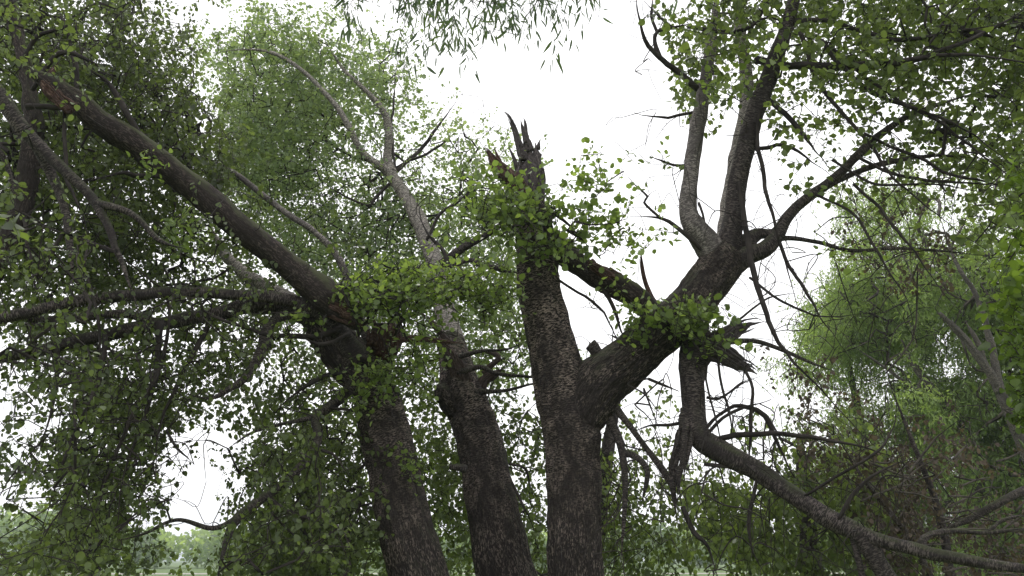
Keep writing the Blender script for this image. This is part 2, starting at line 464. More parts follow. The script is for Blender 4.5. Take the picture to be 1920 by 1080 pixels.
        for ci in order:
            c = centers[ci]; d = dirs[ci]
            st = c - d * L * 0.5
            D = ((NP[:nn] - st) ** 2).sum(1); j = int(D.argmin()); p = NP[j]; dist = math.sqrt(D[j])
            m = max(1, min(5, int(dist / 0.22)))
            if par[j] >= 0: pd = p - NP[par[j]]
            else: pd = (st - p) + r.normal(0, 1, 3) * dist * 0.5
            pd = pd / (np.linalg.norm(pd) + 1e-9)
            ctrl = p + pd * dist * 0.45 + np.array([0, 0, 0.10 * dist])
            idx = [j]; prev = j
            for q in range(1, m + 1):
                t = q / m
                x = (1-t)**2 * p + 2*t*(1-t) * ctrl + t*t * st
                if q < m: x = x + r.normal(0, 0.035 * dist / m + 0.006, 3)
                NP[nn] = x; par[nn] = prev; prev = nn; idx.append(nn); nn += 1
            mid = st + d * L * 0.5 + r.normal(0, 0.02, 3); end = st + d * L + np.array([0, 0, -droop * L * 0.35])
            for x in (mid, end):
                NP[nn] = x; par[nn] = prev; prev = nn; idx.append(nn); nn += 1
            paths.append(idx)
        load = np.zeros(nn); 
        for idx in paths: load[idx[-1]] += 1
        for q in range(nn - 1, nskel - 1, -1):
            if par[q] >= nskel: load[par[q]] += load[q]
        rad = np.minimum(r0 * np.maximum(load, 1) ** 0.44, maxr)
        for idx in paths:
            C = NP[idx]; R = rad[idx].copy(); R[0] = R[1] if len(R) > 1 else r0
            R[-1] *= 0.5
            if not leafy: C, R = resample(C, R, 0.05)
            V, q, sz, bk = tube(C, R, sides, False)
            s.buf.add(V, q, sz, bk)
        if not leafy: return
        # leaves along the last two stretches of every twig
        n = len(paths)
        a = np.array([NP[i[-3]] for i in paths]); b = np.array([NP[i[-2]] for i in paths]); c = np.array([NP[i[-1]] for i in paths])
        t = (np.arange(nl)[None] + r.random((n, nl)) * 0.8) / nl
        t2 = t[..., None] * 2
        P = np.where(t2 < 1, a[:, None] + (b - a)[:, None] * t2, b[:, None] + (c - b)[:, None] * (t2 - 1)).reshape(-1, 3)
        dr = np.repeat(unit(c - a), nl, 0)
        side = unit(np.cross(dr, r.normal(0, 1, dr.shape)))
        off = side * spread + dr * 0.35 + np.array([0, 0, -droop])
        P = P + unit(off) * (leaf * (0.35 + 0.6 * r.random((len(P), 1))))
        tip = unit(off + r.normal(0, 0.45, P.shape) + np.array([0, 0, -droop * 0.8]))
        nor = unit(r.normal(0, 0.65, P.shape) + np.array([0, 0, upn]))
        size = leaf * np.clip(r.normal(1, 0.3, len(P)), 0.4, 1.7)
        cv = fbm(P * 1.3 + seed, 2)
        v = np.clip(val[0] + (cv - 0.5) * 1.1 + r.normal(0, val[1], len(P)), 0, 1)
        (s.spray if spray else s.leaf).append((P, tip, nor, size, v, shape))
    def side_twigs(s, n, spread, L, seed, r0=0.0034):
        r = np.random.default_rng(seed); A = np.concatenate(s.fp)
        P = A[r.integers(0, len(A), n)] + r.normal(0, spread, (n, 3)) + np.array([0, 0, -spread * 0.4])
        s.grow(P, 0.05, ROUND, 5, L, 0.5, 4, r0, seed, leafy=False, maxr=0.007)
    def finish(s, leafmat, twigmat=TWIG, crown='crown', label=None):
        if s.buf.V:
            o = s.buf.build('twigs', twigmat, s.root); o['kind'] = 'stuff'
        if s.spray:
            P, tip, nor, size, v = [np.concatenate([l[i] for l in s.spray]) for i in range(5)]
            leaf_mesh('leafy_shoot', P, tip, nor, size, v, s.spray[0][5], LEAF_FRESH, s.root)
        if s.leaf:
            shp = s.leaf[0][5]
            P, tip, nor, size, v = [np.concatenate([l[i] for l in s.leaf]) for i in range(5)]
            o = leaf_mesh(crown, P, tip, nor, size, v, shp, leafmat, s.root)
            if label: o['label'] = label
            s.leaf = []; s.buf = Buf()
            return o
        s.buf = Buf()

def blob(lst, leaf, nl, k, shape, seed=0):
    """clusters in ellipsoids: (px, py, Y, half width px, half height px, half depth m, coverage)"""
    r = np.random.default_rng(seed); out = []
    for px, py, Y, w, h, dz, cov in lst:
        t = Y / CT
        n = int(1.15 * -math.log(1 - cov) * math.pi * w * h * k / (shape[3] * 0.5 * (leaf * FPX / t) ** 2 * nl)) + 1
        q = r.normal(0, 0.55, (n, 3)); q = q[fbm(q * 1.7 + px, 2) > 0.36]
        P, _ = W(px + q[:, 0] * w, py + q[:, 1] * h, Y + q[:, 2] * dz)
        out.append(P)
    return np.concatenate(out)

def ground_base(px, Y):
    t = Y / CT
    return (float((px - 960) / FPX * Y / CT), Y, 0.0)

# ================================================================== the setting
def sheet(name, pts, z, mat):
    o = new_mesh(name, np.array([(x, y, z) for x, y in pts]), (np.arange(len(pts)), [len(pts)]), mat, None, False)
    o['kind'] = 'structure'; return o
GRASS = plain_noise_mat('meadow_grass', (0.07, 0.115, 0.03), (0.13, 0.19, 0.05), 0.35)
# gently uneven ground sheet reaching the horizon
xs = np.concatenate([-np.geomspace(1500, 12, 26), np.linspace(-10, 10, 21), np.geomspace(12, 1500, 26)])
ys = np.concatenate([[-400, -60, -25], np.linspace(-12, 30, 40), np.geomspace(33, 2200, 30)])
X, Yg = np.meshgrid(xs, ys)
Z = (fbm(np.stack([X.ravel() * 0.25, Yg.ravel() * 0.25, X.ravel() * 0], 1), 3).reshape(X.shape) - 0.5) * 0.25
Z = Z * np.clip((60 - np.abs(Yg)) / 30, 0, 1)
nx, ny = len(xs), len(ys)
ii = (np.arange(ny - 1)[:, None] * nx + np.arange(nx - 1)[None])
q = np.stack([ii, ii + 1, ii + nx + 1, ii + nx], -1).reshape(-1)
g = new_mesh('ground', np.stack([X, Yg, Z], -1).reshape(-1, 3), (q, np.full((nx-1)*(ny-1), 4)), GRASS)
g['kind'] = 'structure'
GRAVEL = plain_noise_mat('pale_gravel', (0.30, 0.28, 0.25), (0.42, 0.40, 0.36), 3)
sheet('gravel_path', [(-90, 92), (90, 100), (90, 106), (-90, 100)], 0.02, GRAVEL)

# far wood: one mass of leaf clumps
def far_wood():
    P = []
    r = np.random.default_rng(5)
    x = -190
    while x < 190:
        Yc = 165 + r.normal(0, 9); h = 5.5 + 3.0 * r.random() + (5.0 if x < -85 else 0)
        w = 3.5 + 3 * r.random()
        n = int(420 * w / 4)
        u = unit(r.normal(0, 1, (n, 3))) * r.random((n, 1)) ** 0.35
        p = np.array([x, Yc, h * 0.55]) + u * np.array([w, w, h * 0.48])
        P.append(p); x += w * 0.7
    P = np.concatenate(P); n = len(P)
    return leaf_mesh('distant_wood', P, r.normal(0, 1, (n, 3)), r.normal(0, 1, (n, 3)) + np.array([0, -0.6, 0.8]), 0.9 * (0.6 + 0.8 * r.random(n)),
                     np.clip(fbm(P * 0.15, 2) * 1.6 - 0.3, 0, 1), SMALL, LEAF_FAR, None)
fw = far_wood(); tag(fw, 'hazy green wood along the far side of the field', 'wood', None, 'stuff')

# ================================================================== central snapped poplar
c = Tree('snapped_poplar', 'upright poplar with a jagged snapped top and a thick limb forking to the right', 'tree', ground_base(1078, 8.4))
c.trunk([
    [(1080,1392,8.4,92),(1079,1330,8.4,66),(1078,1200,8.4,57),(1078,1080,8.4,53),(1076,960,8.4,51),(1074,860,8.4,51),(1068,790,8.4,55),(1056,740,8.4,52),
     (1042,680,8.4,47),(1029,620,8.4,42),(1015,560,8.4,40),(1007,500,8.4,38),(1004,450,8.4,36),(1001,410,8.4,32),(999,385,8.4,27)],
    [(1068,840,8.4,38),(1088,775,8.38,50),(1122,722,8.35,52),(1175,678,8.3,46),(1225,635,8.25,44),(1280,590,8.2,43),(1322,535,8.15,42),(1355,490,8.1,40),(1368,470,8.1,30)],
], BARK, 0.015)
c.shards([
    [(993,400,8.4,22),(992,352,8.4,28),(993,320,8.4,24),(993,292,8.4,20),(995,274,8.4,15)],
    [(1004,330,8.42,14),(1006,300,8.42,10),(1004,268,8.42,9)],
], WOOD_GREY, 'snag', 'grey splintered top of the snapped trunk')
c.shards([
    [(982,300,8.38,10),(972,266,8.38,6.5),(965,243,8.38,6),(956,222,8.36,5),(946,206,8.35,1)],
    [(960,228,8.36,3.5),(951,215,8.36,2),(942,208,8.36,.6)],
    [(992,285,8.4,11),(986,258,8.4,7.5),(980,240,8.4,5),(976,221,8.4,1)],
    [(986,252,8.4,4),(985,232,8.4,2.5),(981,217,8.4,.8)],
    [(1008,280,8.42,5),(1011,266,8.42,2),(1013,260,8.42,.7)],
    [(974,330,8.36,6),(966,305,8.36,4.5),(958,285,8.36,3),(952,272,8.36,.9)],
    [(968,312,8.34,3),(964,300,8.34,2),(960,292,8.34,.6)],
    [(1014,360,8.42,7),(1018,330,8.42,5),(1017,305,8.42,1.2)],
    [(972,262,8.37,4),(974,255,8.37,1)],
], WOOD_GREY, 'splinter')
c.shards([
    [(985,368,8.3,16),(962,342,8.25,19),(940,320,8.2,15),(922,296,8.15,8),(908,274,8.1,1.5)],
    [(950,335,8.18,9),(928,318,8.12,10),(920,300,8.1,3)],
    [(946,318,8.22,5),(936,298,8.2,3.5),(930,284,8.2,2),(925,270,8.2,.7)],
], WOOD_RED, 'splinter', 'reddish torn splinter leaning out of the snapped top')
BL = BARK_LIMB
c.limb([(1350,500,8.1,32),(1325,455,8.05,25),(1303,425,8.0,23),(1290,398,8.0,20),(1290,355,8.0,17.5),(1300,290,8.0,16.5),(1313,215,8.0,15.5),(1325,140,8.0,13.5),(1335,60,8.0,11),(1348,-60,8.0,8)], BARK_GREY, flare=1.1, wob=0.5, n=24, label='pale smooth upright limb')
c.limb([(1368,490,8.1,26),(1372,430,8.05,20),(1380,360,8.0,19),(1392,300,7.9,19),(1412,225,7.8,18.5),(1440,150,7.7,17.5),(1466,75,7.6,15.5),(1490,0,7.5,13),(1512,-90,7.4,11)], flare=1.1, wob=0.5, n=24, label='dark limb rising to the upper right')
c.limb([(1362,480,8.2,22),(1366,400,8.35,17),(1378,310,8.5,15),(1396,220,8.6,14),(1398,150,8.7,13),(1390,60,8.7,11),(1386,-60,8.7,9)], BARK_PALE, flare=1.1, n=20, label='pale limb rising behind the dark one')
c.limb([(1370,500,8.1,26),(1400,480,8.05,20),(1432,470,8.0,17),(1455,445,7.95,14),(1472,412,7.9,12),(1510,374,7.8,10.5),(1560,338,7.7,9.5),(1610,288,7.6,8.5),(1680,232,7.45,7),(1760,196,7.3,5.5),(1860,165,7.1,4)], flare=1.2)
c.limb([(1398,470,8.1,18),(1405,450,8.1,17),(1425,438,8.1,12),(1450,436,8.0,9),(1480,404,7.95,8),(1530,362,7.9,7.5),(1600,325,7.85,6),(1680,302,7.8,5),(1760,292,7.8,4),(1870,300,7.7,3)], flare=1.1, n=12)
c.limb([(1448,450,8.0,6),(1480,446,8.0,5),(1530,453,8.0,4.5),(1600,470,8.0,4),(1700,466,8.0,3.2),(1860,480,8.0,2)], n=8)
c.limb([(1295,585,8.25,36),(1300,640,8.2,29),(1298,700,8.15,27),(1299,760,8.1,26),(1312,815,8.05,24),(1360,852,7.95,22),(1430,890,7.8,22),(1500,938,7.6,21),(1570,982,7.45,21),(1630,1008,7.3,19),(1720,1036,7.1,14),(1800,1050,6.9,13),(1920,1066,6.7,10),(2080,1090,6.4,7)],
       name='broken_limb', label='long limb hanging down from the fork and sweeping to the lower right', n=32, flare=1.1, rough=0.18, ridge=0.08, thick=0.88)
c.limb([(1615,1000,7.35,19),(1640,1040,7.3,20),(1668,1090,7.3,19),(1720,1180,7.3,16),(1760,1300,7.3,12)], n=16)
c.limb([(1600,1000,7.4,9),(1608,1040,7.4,7),(1618,1090,7.4,6.5),(1630,1200,7.4,5)], n=10)
c.limb([(1733,1038,7.1,9),(1728,1018,7.1,8),(1745,1003,7.1,6.5),(1790,996,7.1,5.5),(1850,998,7.0,4.5),(1930,988,7.0,4)], BARK_LIMB, n=10)
c.limb([(1852,998,7.0,3.5),(1880,975,7.0,3),(1920,965,7.0,2.5)], BARK_LIMB, n=8)
c.torn([(1290,610,8.2,24),(1325,640,8.15,19),(1355,634,8.1,18),(1378,620,8.1,16),(1402,610,8.1,12),(1422,605,8.1,9),(1438,603,8.1,4)], 'torn stub with a pointed end right of the fork')
c.torn([(1295,635,8.1,24),(1330,652,8.05,21),(1358,668,8.0,20),(1385,684,8.0,18),(1406,694,8.0,15),(1420,702,8.0,9)], 'torn dark stub pointing down to the right')
c.limb([(1330,650,8.1,8),(1372,640,8.0,6),(1420,640,7.95,5.5),(1480,662,7.9,4.5),(1530,684,7.85,3.5),(1578,700,7.8,1.5)], n=8)
c.limb([(1022,452,8.45,36),(1060,480,8.4,25),(1090,500,8.4,23),(1130,526,8.35,22),(1180,553,8.3,24),(1218,578,8.3,21),(1250,592,8.3,16),(1278,600,8.3,8)], BARK_RED, 'broken_limb', 'torn reddish limb fallen between the trunk and the fork', n=24, rough=0.3, ridge=0.12)
c.shards([[(1105,492,8.3,10),(1140,515,8.25,14),(1180,540,8.25,14),(1215,566,8.25,12),(1252,586,8.28,4)]], WOOD_RED, 'torn_wood')
c.limb([(1240,582,8.3,8),(1222,560,8.3,6),(1210,530,8.3,5),(1203,500,8.3,4),(1202,466,8.3,3)], WOOD_RED, n=8)
c.limb([(1120,705,8.35,15),(1126,685,8.35,13),(1118,668,8.35,12),(1110,655,8.35,12),(1104,648,8.35,12)], BARK_LIMB, 'stub', 'small hooked stub in the crook of the fork', n=14, rough=0.2, flare=1.0)
c.limb([(1135,765,8.4,12),(1146,795,8.35,9),(1162,830,8.3,9),(1170,880,8.25,7.5),(1172,940,8.2,5.5),(1168,1000,8.2,4),(1164,1060,8.2,3)], n=10, wob=0.5)
c.limb([(1150,760,8.3,7),(1180,798,8.25,6),(1215,845,8.2,6),(1245,885,8.15,7),(1262,915,8.1,9),(1270,940,8.1,6)], n=10, wob=0.5)
c.limb([(1165,850,8.3,7),(1190,855,8.25,6.5),(1212,878,8.2,6),(1212,905,8.2,5),(1203,942,8.2,4)], n=10, wob=0.3)
c.shards([
    [(1290,770,8.05,15),(1275,830,8.0,13),(1263,870,8.0,11),(1262,920,8.0,9),(1268,965,8.0,5),(1272,990,8.0,1)],
    [(1285,800,7.95,8),(1280,860,7.92,6),(1272,900,7.9,6),(1278,950,7.9,2)],
    [(1300,800,8.0,6),(1290,850,7.95,5),(1280,900,7.95,3)],
], BARK_LIMB, 'hanging_bark', 'dark torn bark strip hanging below the broken limb')
for p in [
    [(1325,830,8.0,6),(1370,820,7.9,6),(1450,816,7.8,5),(1540,826,7.7,4),(1640,850,7.6,2.5),(1760,880,7.5,1.5)],
    [(1325,815,8.0,4),(1355,785,7.95,3.5),(1395,770,7.9,3.5),(1445,750,7.9,3)],
    [(1320,808,8.0,4),(1345,780,8.0,3.5),(1380,768,8.0,4),(1420,772,8.0,5),(1440,800,8.0,6),(1462,850,8.0,6),(1490,900,8.0,5)],
    [(1385,340,7.9,4),(1395,400,7.8,5),(1408,470,7.7,6),(1428,560,7.6,5),(1456,635,7.5,5),(1500,690,7.4,4),(1555,750,7.3,4),(1640,835,7.2,2.5)],
    [(1430,175,7.7,4),(1470,215,7.6,5),(1510,260,7.5,4.5),(1550,312,7.4,3)],
    [(1424,200,7.7,3),(1420,270,7.7,4),(1434,340,7.7,4),(1452,410,7.6,3),(1480,520,7.6,3),(1500,600,7.5,2)],
    [(1390,280,7.9,3),(1440,278,7.8,4),(1470,272,7.8,3.5),(1520,300,7.7,3),(1560,330,7.6,2)],
    [(1318,470,8.0,4),(1275,430,7.9,4),(1245,412,7.9,3.5),(1200,404,7.9,2.5),(1175,405,7.9,1.5)],
    [(1240,410,7.9,2.5),(1205,380,7.9,2.5),(1210,368,7.9,2.5),(1180,335,7.9,1.5),(1160,310,7.9,1)],
    [(1312,170,8.0,6),(1275,140,7.9,6),(1238,110,7.8,5),(1205,75,7.7,4),(1192,0,7.6,3),(1188,-40,7.5,3)],
    [(1238,110,7.8,5),(1228,80,7.8,4),(1232,60,7.8,3.5),(1262,52,7.8,4),(1300,46,7.9,3)],
    [(1232,60,7.8,3),(1222,30,7.8,3),(1228,-10,7.8,3)],
    [(1260,52,7.8,3),(1230,25,7.8,2.5),(1208,0,7.8,2)],
    [(1418,112,7.75,8),(1460,118,7.6,7),(1560,126,7.3,8),(1640,118,7.1,8),(1740,104,6.9,7),(1840,100,6.7,6),(1960,122,6.5,5)],
    [(1490,40,7.5,6),(1560,40,7.3,4),(1680,75,7.1,4),(1780,60,6.9,4),(1930,40,6.7,3)],
    [(1540,75,7.3,4),(1580,120,7.2,4),(1660,180,7.1,4),(1760,215,7.0,3.5),(1830,250,7,3),(1930,330,6.9,3)],
    [(1600,290,7.6,3),(1680,330,7.5,3),(1790,345,7.4,3),(1930,350,7.3,2)],
    [(1290,50,8.0,4),(1380,60,7.9,4),(1440,38,7.8,5),(1475,50,7.7,5)],
    [(1305,210,8,3),(1280,214,8,3),(1240,219,7.9,2.5),(1200,216,7.9,2),(1172,205,7.9,1)],
    [(1287,310,8,3),(1262,310,8,2.5),(1230,300,7.9,2),(1208,290,7.9,1)],
    [(1040,520,8.3,2.5),(1085,550,8.3,2.5),(1125,580,8.3,3),(1140,610,8.3,3),(1170,650,8.3,4)],
    [(1115,525,8.3,4),(1140,560,8.3,4),(1160,600,8.3,4),(1178,650,8.3,4)],
    [(1170,640,8.3,3),(1152,632,8.3,2),(1138,628,8.3,1.5)],
    [(1140,690,8.25,4),(1125,675,8.2,4),(1112,668,8.2,3)],
    [(1290,545,8.1,4),(1293,530,8.1,6),(1296,522,8.1,4)],
    [(1215,710,8.2,3),(1250,725,8.15,3),(1275,735,8.1,3)],
    [(1325,745,8.1,3),(1350,747,8.05,2.5),(1400,720,8,2),(1440,700,7.9,1)],
    [(1290,790,8.1,4),(1240,800,8,3),(1200,808,8,2),(1150,825,8,1)],
    [(1310,380,8,2.5),(1330,430,7.95,2),(1345,470,7.95,2),(1340,500,8,1.5)],
    [(1460,450,8,3.5),(1480,500,7.9,3.5),(1510,545,7.8,3),(1540,600,7.7,2),(1600,680,7.6,1.5)],
    [(1040,470,8.3,3),(1030,400,8.0,4),(1050,410,7.9,4),(1080,440,7.8,3.5),(1100,460,7.7,3)],
    [(1500,935,7.55,3),(1560,900,7.4,3),(1640,850,7.3,3),(1680,790,7.3,2),(1676,700,7.3,1.5)],
    [(1570,978,7.4,4),(1600,930,7.3,4),(1650,880,7.2,3),(1740,850,7.1,2)],
    [(1420,890,7.8,3),(1410,960,7.8,4),(1412,1020,7.8,3),(1440,1080,7.8,2)],
    [(1280,950,7.9,5),(1300,1000,7.85,5),(1325,1030,7.8,4),(1345,1090,7.8,3)],
    [(1320,870,8.0,4),(1380,880,7.9,4),(1450,910,7.8,4),(1560,990,7.6,3),(1640,1090,7.5,2)],
    [(1500,60,7.4,4),(1535,150,7.4,4),(1600,230,7.3,3.5),(1680,330,7.2,3),(1760,400,7.1,3),(1850,470,7.0,2)],
    [(1560,90,7.3,3),(1660,170,7.2,3),(1780,240,7.1,3),(1880,320,7.0,3),(1960,380,6.9,3)],
    [(1620,250,7.5,3),(1700,290,7.4,3),(1790,330,7.3,3),(1900,350,7.2,2.5),(1960,360,7.1,2)],
    [(1560,300,7.5,2.5),(1640,340,7.4,2.5),(1760,345,7.3,2),(1900,370,7.2,2)],
    [(1600,345,7.5,3),(1660,400,7.4,3),(1720,470,7.3,2.5),(1780,560,7.2,2)],
    [(1530,365,7.6,2.5),(1600,400,7.5,2.5),(1650,470,7.4,2.5),(1700,560,7.3,2),(1720,640,7.3,2)],
    [(1720,110,7.0,3),(1760,60,6.9,3),(1800,0,6.8,3)],
    [(1740,104,6.9,4),(1830,70,6.8,4),(1940,10,6.7,3)],
    [(1405,520,8,2.5),(1460,560,7.9,2.5),(1540,590,7.8,2),(1640,580,7.7,1.5)],
    [(1385,600,8.0,2.5),(1440,560,7.9,2),(1500,545,7.9,1.5)],
    [(1345,655,8,2.5),(1352,720,7.95,2.5),(1375,790,7.9,2.5),(1380,860,7.9,2)],
    [(1395,690,8,3),(1412,730,7.95,3),(1414,790,7.95,4),(1412,850,7.95,3),(1410,930,7.9,2)],
    [(1330,655,8,2.5),(1325,710,7.95,2),(1345,800,7.9,2),(1372,900,7.9,2)],
]: c.fine(p)
gT = grid({0:(20,'1588898999999 9'),1:(20,'177589899999 99'),2:(21,'65388899999 99'),3:(21,'3.2456678899 9'),4:(24,'244567889 9'),
           5:(24,'14445677 88'),6:(25,'1233456 66'),7:(26,'111233 33')}, 3)
P = sample_grid(gT, 6.8, 9.8, 0.060, ROUND, 9, 1.0, 1.1, 21)
c.grow(P, 0.060, ROUND, 9, 0.26, 0.25, 5, 0.0019, 3)
P = blob([(945,390,7.9,85,55,.4,.88),(1005,415,7.8,60,50,.35,.7),(1030,475,7.8,60,30,.3,.4),(1095,400,7.8,70,60,.35,.38),(1130,420,7.7,80,50,.4,.5),(1200,445,7.8,60,22,.3,.35),
          (1060,470,7.8,60,25,.3,.6),(1120,310,7.8,60,35,.4,.25),(1100,345,7.8,50,30,.4,.4),(1085,290,7.8,30,30,.3,.2),
          (1260,600,7.9,60,22,.2,.8),(1310,600,7.7,55,28,.3,.85),(1330,640,7.8,60,25,.2,.5),(1210,590,8.0,40,20,.2,.6),(1190,640,8.0,35,20,.2,.45),(1380,650,7.8,70,25,.3,.25),
          (1300,570,7.9,40,15,.2,.4),(1225,295,7.9,40,18,.2,.3),(1270,305,7.9,20,15,.2,.2),(1150,540,8.1,30,15,.2,.4),(1330,170,7.6,50,40,.3,.5),(1390,160,7.6,35,50,.3,.4),(1440,90,7.5,40,35,.3,.5),(1590,480,7.8,40,60,.3,.12),(1540,400,7.8,60,50,.4,.18)], 0.062, 7, 1.0, ROUND, 2)
c.grow(P, 0.060, ROUND, 7, 0.34, -0.25, 5, 0.0026, 5, val=(0.5, 0.25), spray=True)
# bare hanging twigs
gX = grid({3:(24,'111'),4:(23,'1211'),5:(23,'1211'),6:(22,'11211'),7:(23,'11221'),8:(23,'22211'),9:(22,'222211'),10:(22,'2222211'),11:(21,'22222221'),
           12:(20,'22222222'),13:(19,'233332222'),14:(18,'34433332222'),15:(18,'44433333333'),16:(18,'433333333333'),17:(18,'333333333333')})
P = sample_grid(gX, 7.0, 8.6, 0.07, ROUND, 20, 1.5, 0.3, 23)
c.grow(P, 0.07, ROUND, 5, 0.4, 0.7, 4, 0.0033, 7, leafy=False, maxr=0.009)
c.side_twigs(420, 0.25, 0.36, 8)
c.finish(LEAF_MID)

# ================================================================== left leaning poplar
a = Tree('leaning_poplar', 'leftmost of three thick trunks, with a big snapped limb slanting up left', 'tree', ground_base(850, 8.6))
a.trunk([
    [(865,1398,8.6,88),(850,1330,8.6,64),(815,1180,8.6,57),(785,1080,8.6,55),(757,970,8.6,52),(738,880,8.6,48),(719,800,8.6,46),(704,740,8.6,43),(692,695,8.6,42),(690,670,8.6,34)],
    [(700,725,8.6,34),(670,690,8.55,44),(640,655,8.5,42),(612,620,8.45,36),(590,585,8.4,28),(575,560,8.4,18)],
    [(690,710,8.6,34),(715,665,8.65,30),(728,630,8.7,26),(732,610,8.7,20)],
], BARK, 0.016)
a.limb([(672,612,8.0,12),(650,585,8.0,30),(620,560,8.0,37),(560,516,7.9,31),(500,466,7.75,28),(420,402,7.55,28),(340,335,7.35,29),(270,281,7.15,29),(200,236,6.95,28),(140,190,6.8,27),(95,155,6.7,22),(60,136,6.6,9)],
       BARK_RED, 'broken_limb', 'thick bare reddish snapped limb slanting up to the left', n=36, rough=0.16, ridge=0.08, flare=1.0, thick=0.85, wob=0.35)
a.shards([
    [(600,550,7.95,20),(640,575,7.9,18),(668,598,7.9,10),(690,625,7.9,2)],
    [(610,575,8.0,16),(650,600,7.95,10),(680,612,7.95,2)],
    [(590,560,7.95,14),(640,560,7.95,12),(660,560,7.95,3)],
    [(135,205,6.7,14),(95,170,6.65,14),(75,140,6.6,6),(66,128,6.6,1)],
    [(120,160,6.75,9),(95,150,6.7,10),(100,130,6.7,8),(110,118,6.7,2)],
], WOOD_RED, 'torn_wood')
a.shards([
    [(712,670,8.5,20),(720,640,8.45,26),(728,615,8.45,20),(742,600,8.45,3)],
    [(700,650,8.4,12),(705,620,8.4,14),(698,596,8.4,3)],
    [(735,660,8.5,10),(746,635,8.5,9),(750,612,8.5,2)],
    [(742,640,8.6,7),(780,634,8.7,7),(830,640,8.8,5),(880,645,8.9,2)],
], WOOD_RED, 'splinter', 'dark reddish stub torn open at the trunk head')
a.limb([(668,672,8.4,26),(640,628,8.3,20),(615,600,8.2,16),(585,580,8.1,14.5),(520,560,7.9,13),(440,551,7.7,12),(350,546,7.5,12),(250,552,7.3,12),(150,562,7.1,12.5),(60,586,6.9,12.5),(-80,612,6.7,11)], n=18, label='long limb curving out level to the left')
a.limb([(600,610,8.4,22),(560,585,8.3,18),(520,577,8.2,17),(470,574,8.0,17),(400,590,7.9,15),(300,606,7.8,13),(200,626,7.7,12.5),(100,650,7.6,12),(0,673,7.5,11),(-90,692,7.4,9)], n=18)
a.limb([(290,606,7.8,9),(250,592,7.7,8),(200,590,7.6,9),(100,598,7.5,8),(-30,596,7.4,7)], n=12)
a.limb([(590,600,8.3,15),(540,590,8.2,13),(505,615,8.1,12),(490,655,8.0,12),(465,705,7.9,9),(430,730,7.8,7),(395,748,7.7,5),(330,735,7.6,3.5)], n=14)
a.limb([(675,705,8.5,20),(650,735,8.4,12),(620,760,8.3,10),(590,780,8.2,10),(597,812,8.1,10),(588,845,8.0,10),(550,890,7.9,10),(500,930,7.8,10),(450,968,7.7,11),(428,1002,7.6,9),(412,1060,7.5,7),(400,1120,7.5,5)], n=16, label='crooked dark branch dropping to the lower left')
a.limb([(612,766,8.3,7),(575,785,8.2,5),(520,797,8.1,4),(470,812,8.0,3),(420,845,8.0,2)], n=8)
a.limb([(450,968,7.7,6),(400,990,7.6,5),(330,975,7.5,4),(270,1000,7.4,3.5),(215,1015,7.3,3)], n=8)
a.limb([(545,572,8.2,18),(510,548,8.3,17),(470,520,8.4,14),(435,490,8.5,12),(410,455,8.6,9),(395,420,8.7,6)], BARK_PALE, n=14)
a.limb([(690,640,8.6,9),(665,560,8.5,7.5),(635,485,8.4,7),(590,435,8.3,6.5),(545,405,8.3,6.5),(500,372,8.4,6),(440,325,8.5,5.5),(385,296,8.6,4),(340,290,8.7,2.5)], BARK_GREY, n=10, wob=0.4)
for p in [
    [(640,615,8.2,6),(600,628,8.1,6),(540,632,8.0,5),(500,630,7.9,4),(450,612,7.8,3.5),(400,590,7.7,3),(310,545,7.5,2.5),(200,460,7.3,2.5),(140,370,7.1,2)],
    [(655,625,8.2,3),(620,640,8.0,4),(580,640,8.0,4),(545,615,8,3)],
    [(660,690,8.4,6),(620,705,8.3,5),(560,735,8.2,4),(520,775,8.1,3)],
    [(300,330,7.2,4),(250,328,7.1,5),(230,322,7.0,4),(160,340,6.9,3)],
    [(270,270,7.1,6),(240,215,7.0,6),(222,180,7.0,6),(200,150,7,4),(160,120,6.9,3),(140,40,6.8,3)],
    [(190,220,6.9,4),(150,190,6.9,3),(140,120,6.9,5),(120,40,6.9,4),(80,30,6.9,3)],
    [(310,545,7.5,3),(320,600,7.5,3),(300,700,7.5,4),(240,800,7.4,4),(180,960,7.3,4),(120,1080,7.2,3)],
    [(300,606,7.7,7),(296,640,7.6,6),(290,700,7.6,5),(270,780,7.5,4),(230,880,7.5,3.5),(215,980,7.4,3)],
    [(400,590,7.9,5),(370,650,7.8,5),(330,730,7.7,4),(300,800,7.7,4),(290,900,7.6,3)],
    [(100,598,7.4,4),(110,700,7.4,4),(90,800,7.3,3.5),(60,860,7.3,2.5)],
    [(200,626,7.6,5),(180,720,7.5,4),(130,830,7.5,4),(100,930,7.4,3),(60,1040,7.4,2)],
    [(312,806,7.6,2.5),(330,840,7.6,2.5),(360,870,7.6,2)],
    [(588,845,8,4),(620,850,8,3),(650,900,8,2.5)],
    [(500,930,7.8,5),(540,960,7.8,4),(600,975,7.8,3),(660,1010,7.8,2)],
]: a.fine(p)
a.side_twigs(260, 0.3, 0.35, 9)
gA = grid({0:(3,'9841'),1:(2,'99982'),2:(2,'99993'),3:(2,'99996'),4:(3,'99985.'),5:(3,'999973'),6:(3,'99985322'),7:(3,'99987433'),8:(3,'88875433'),
           9:(2,'87765533'),10:(1,'777765542'),11:(1,'8888876542'),12:(0,'2379984356533'),13:(0,'147892025764'),14:(0,'35887103 7976'),15:(0,'..596003 8888'),
           16:(0,'1488500.6988'),17:(0,'477640.7999')}, 1)
P = sample_grid(gA, 7.6, 11.5, 0.048, ROUND, 12, 1.0, 0.7, 31)
a.grow(P, 0.048, ROUND, 12, 0.28, 0.5, 5, 0.0019, 9, val=(0.42, 0.2))
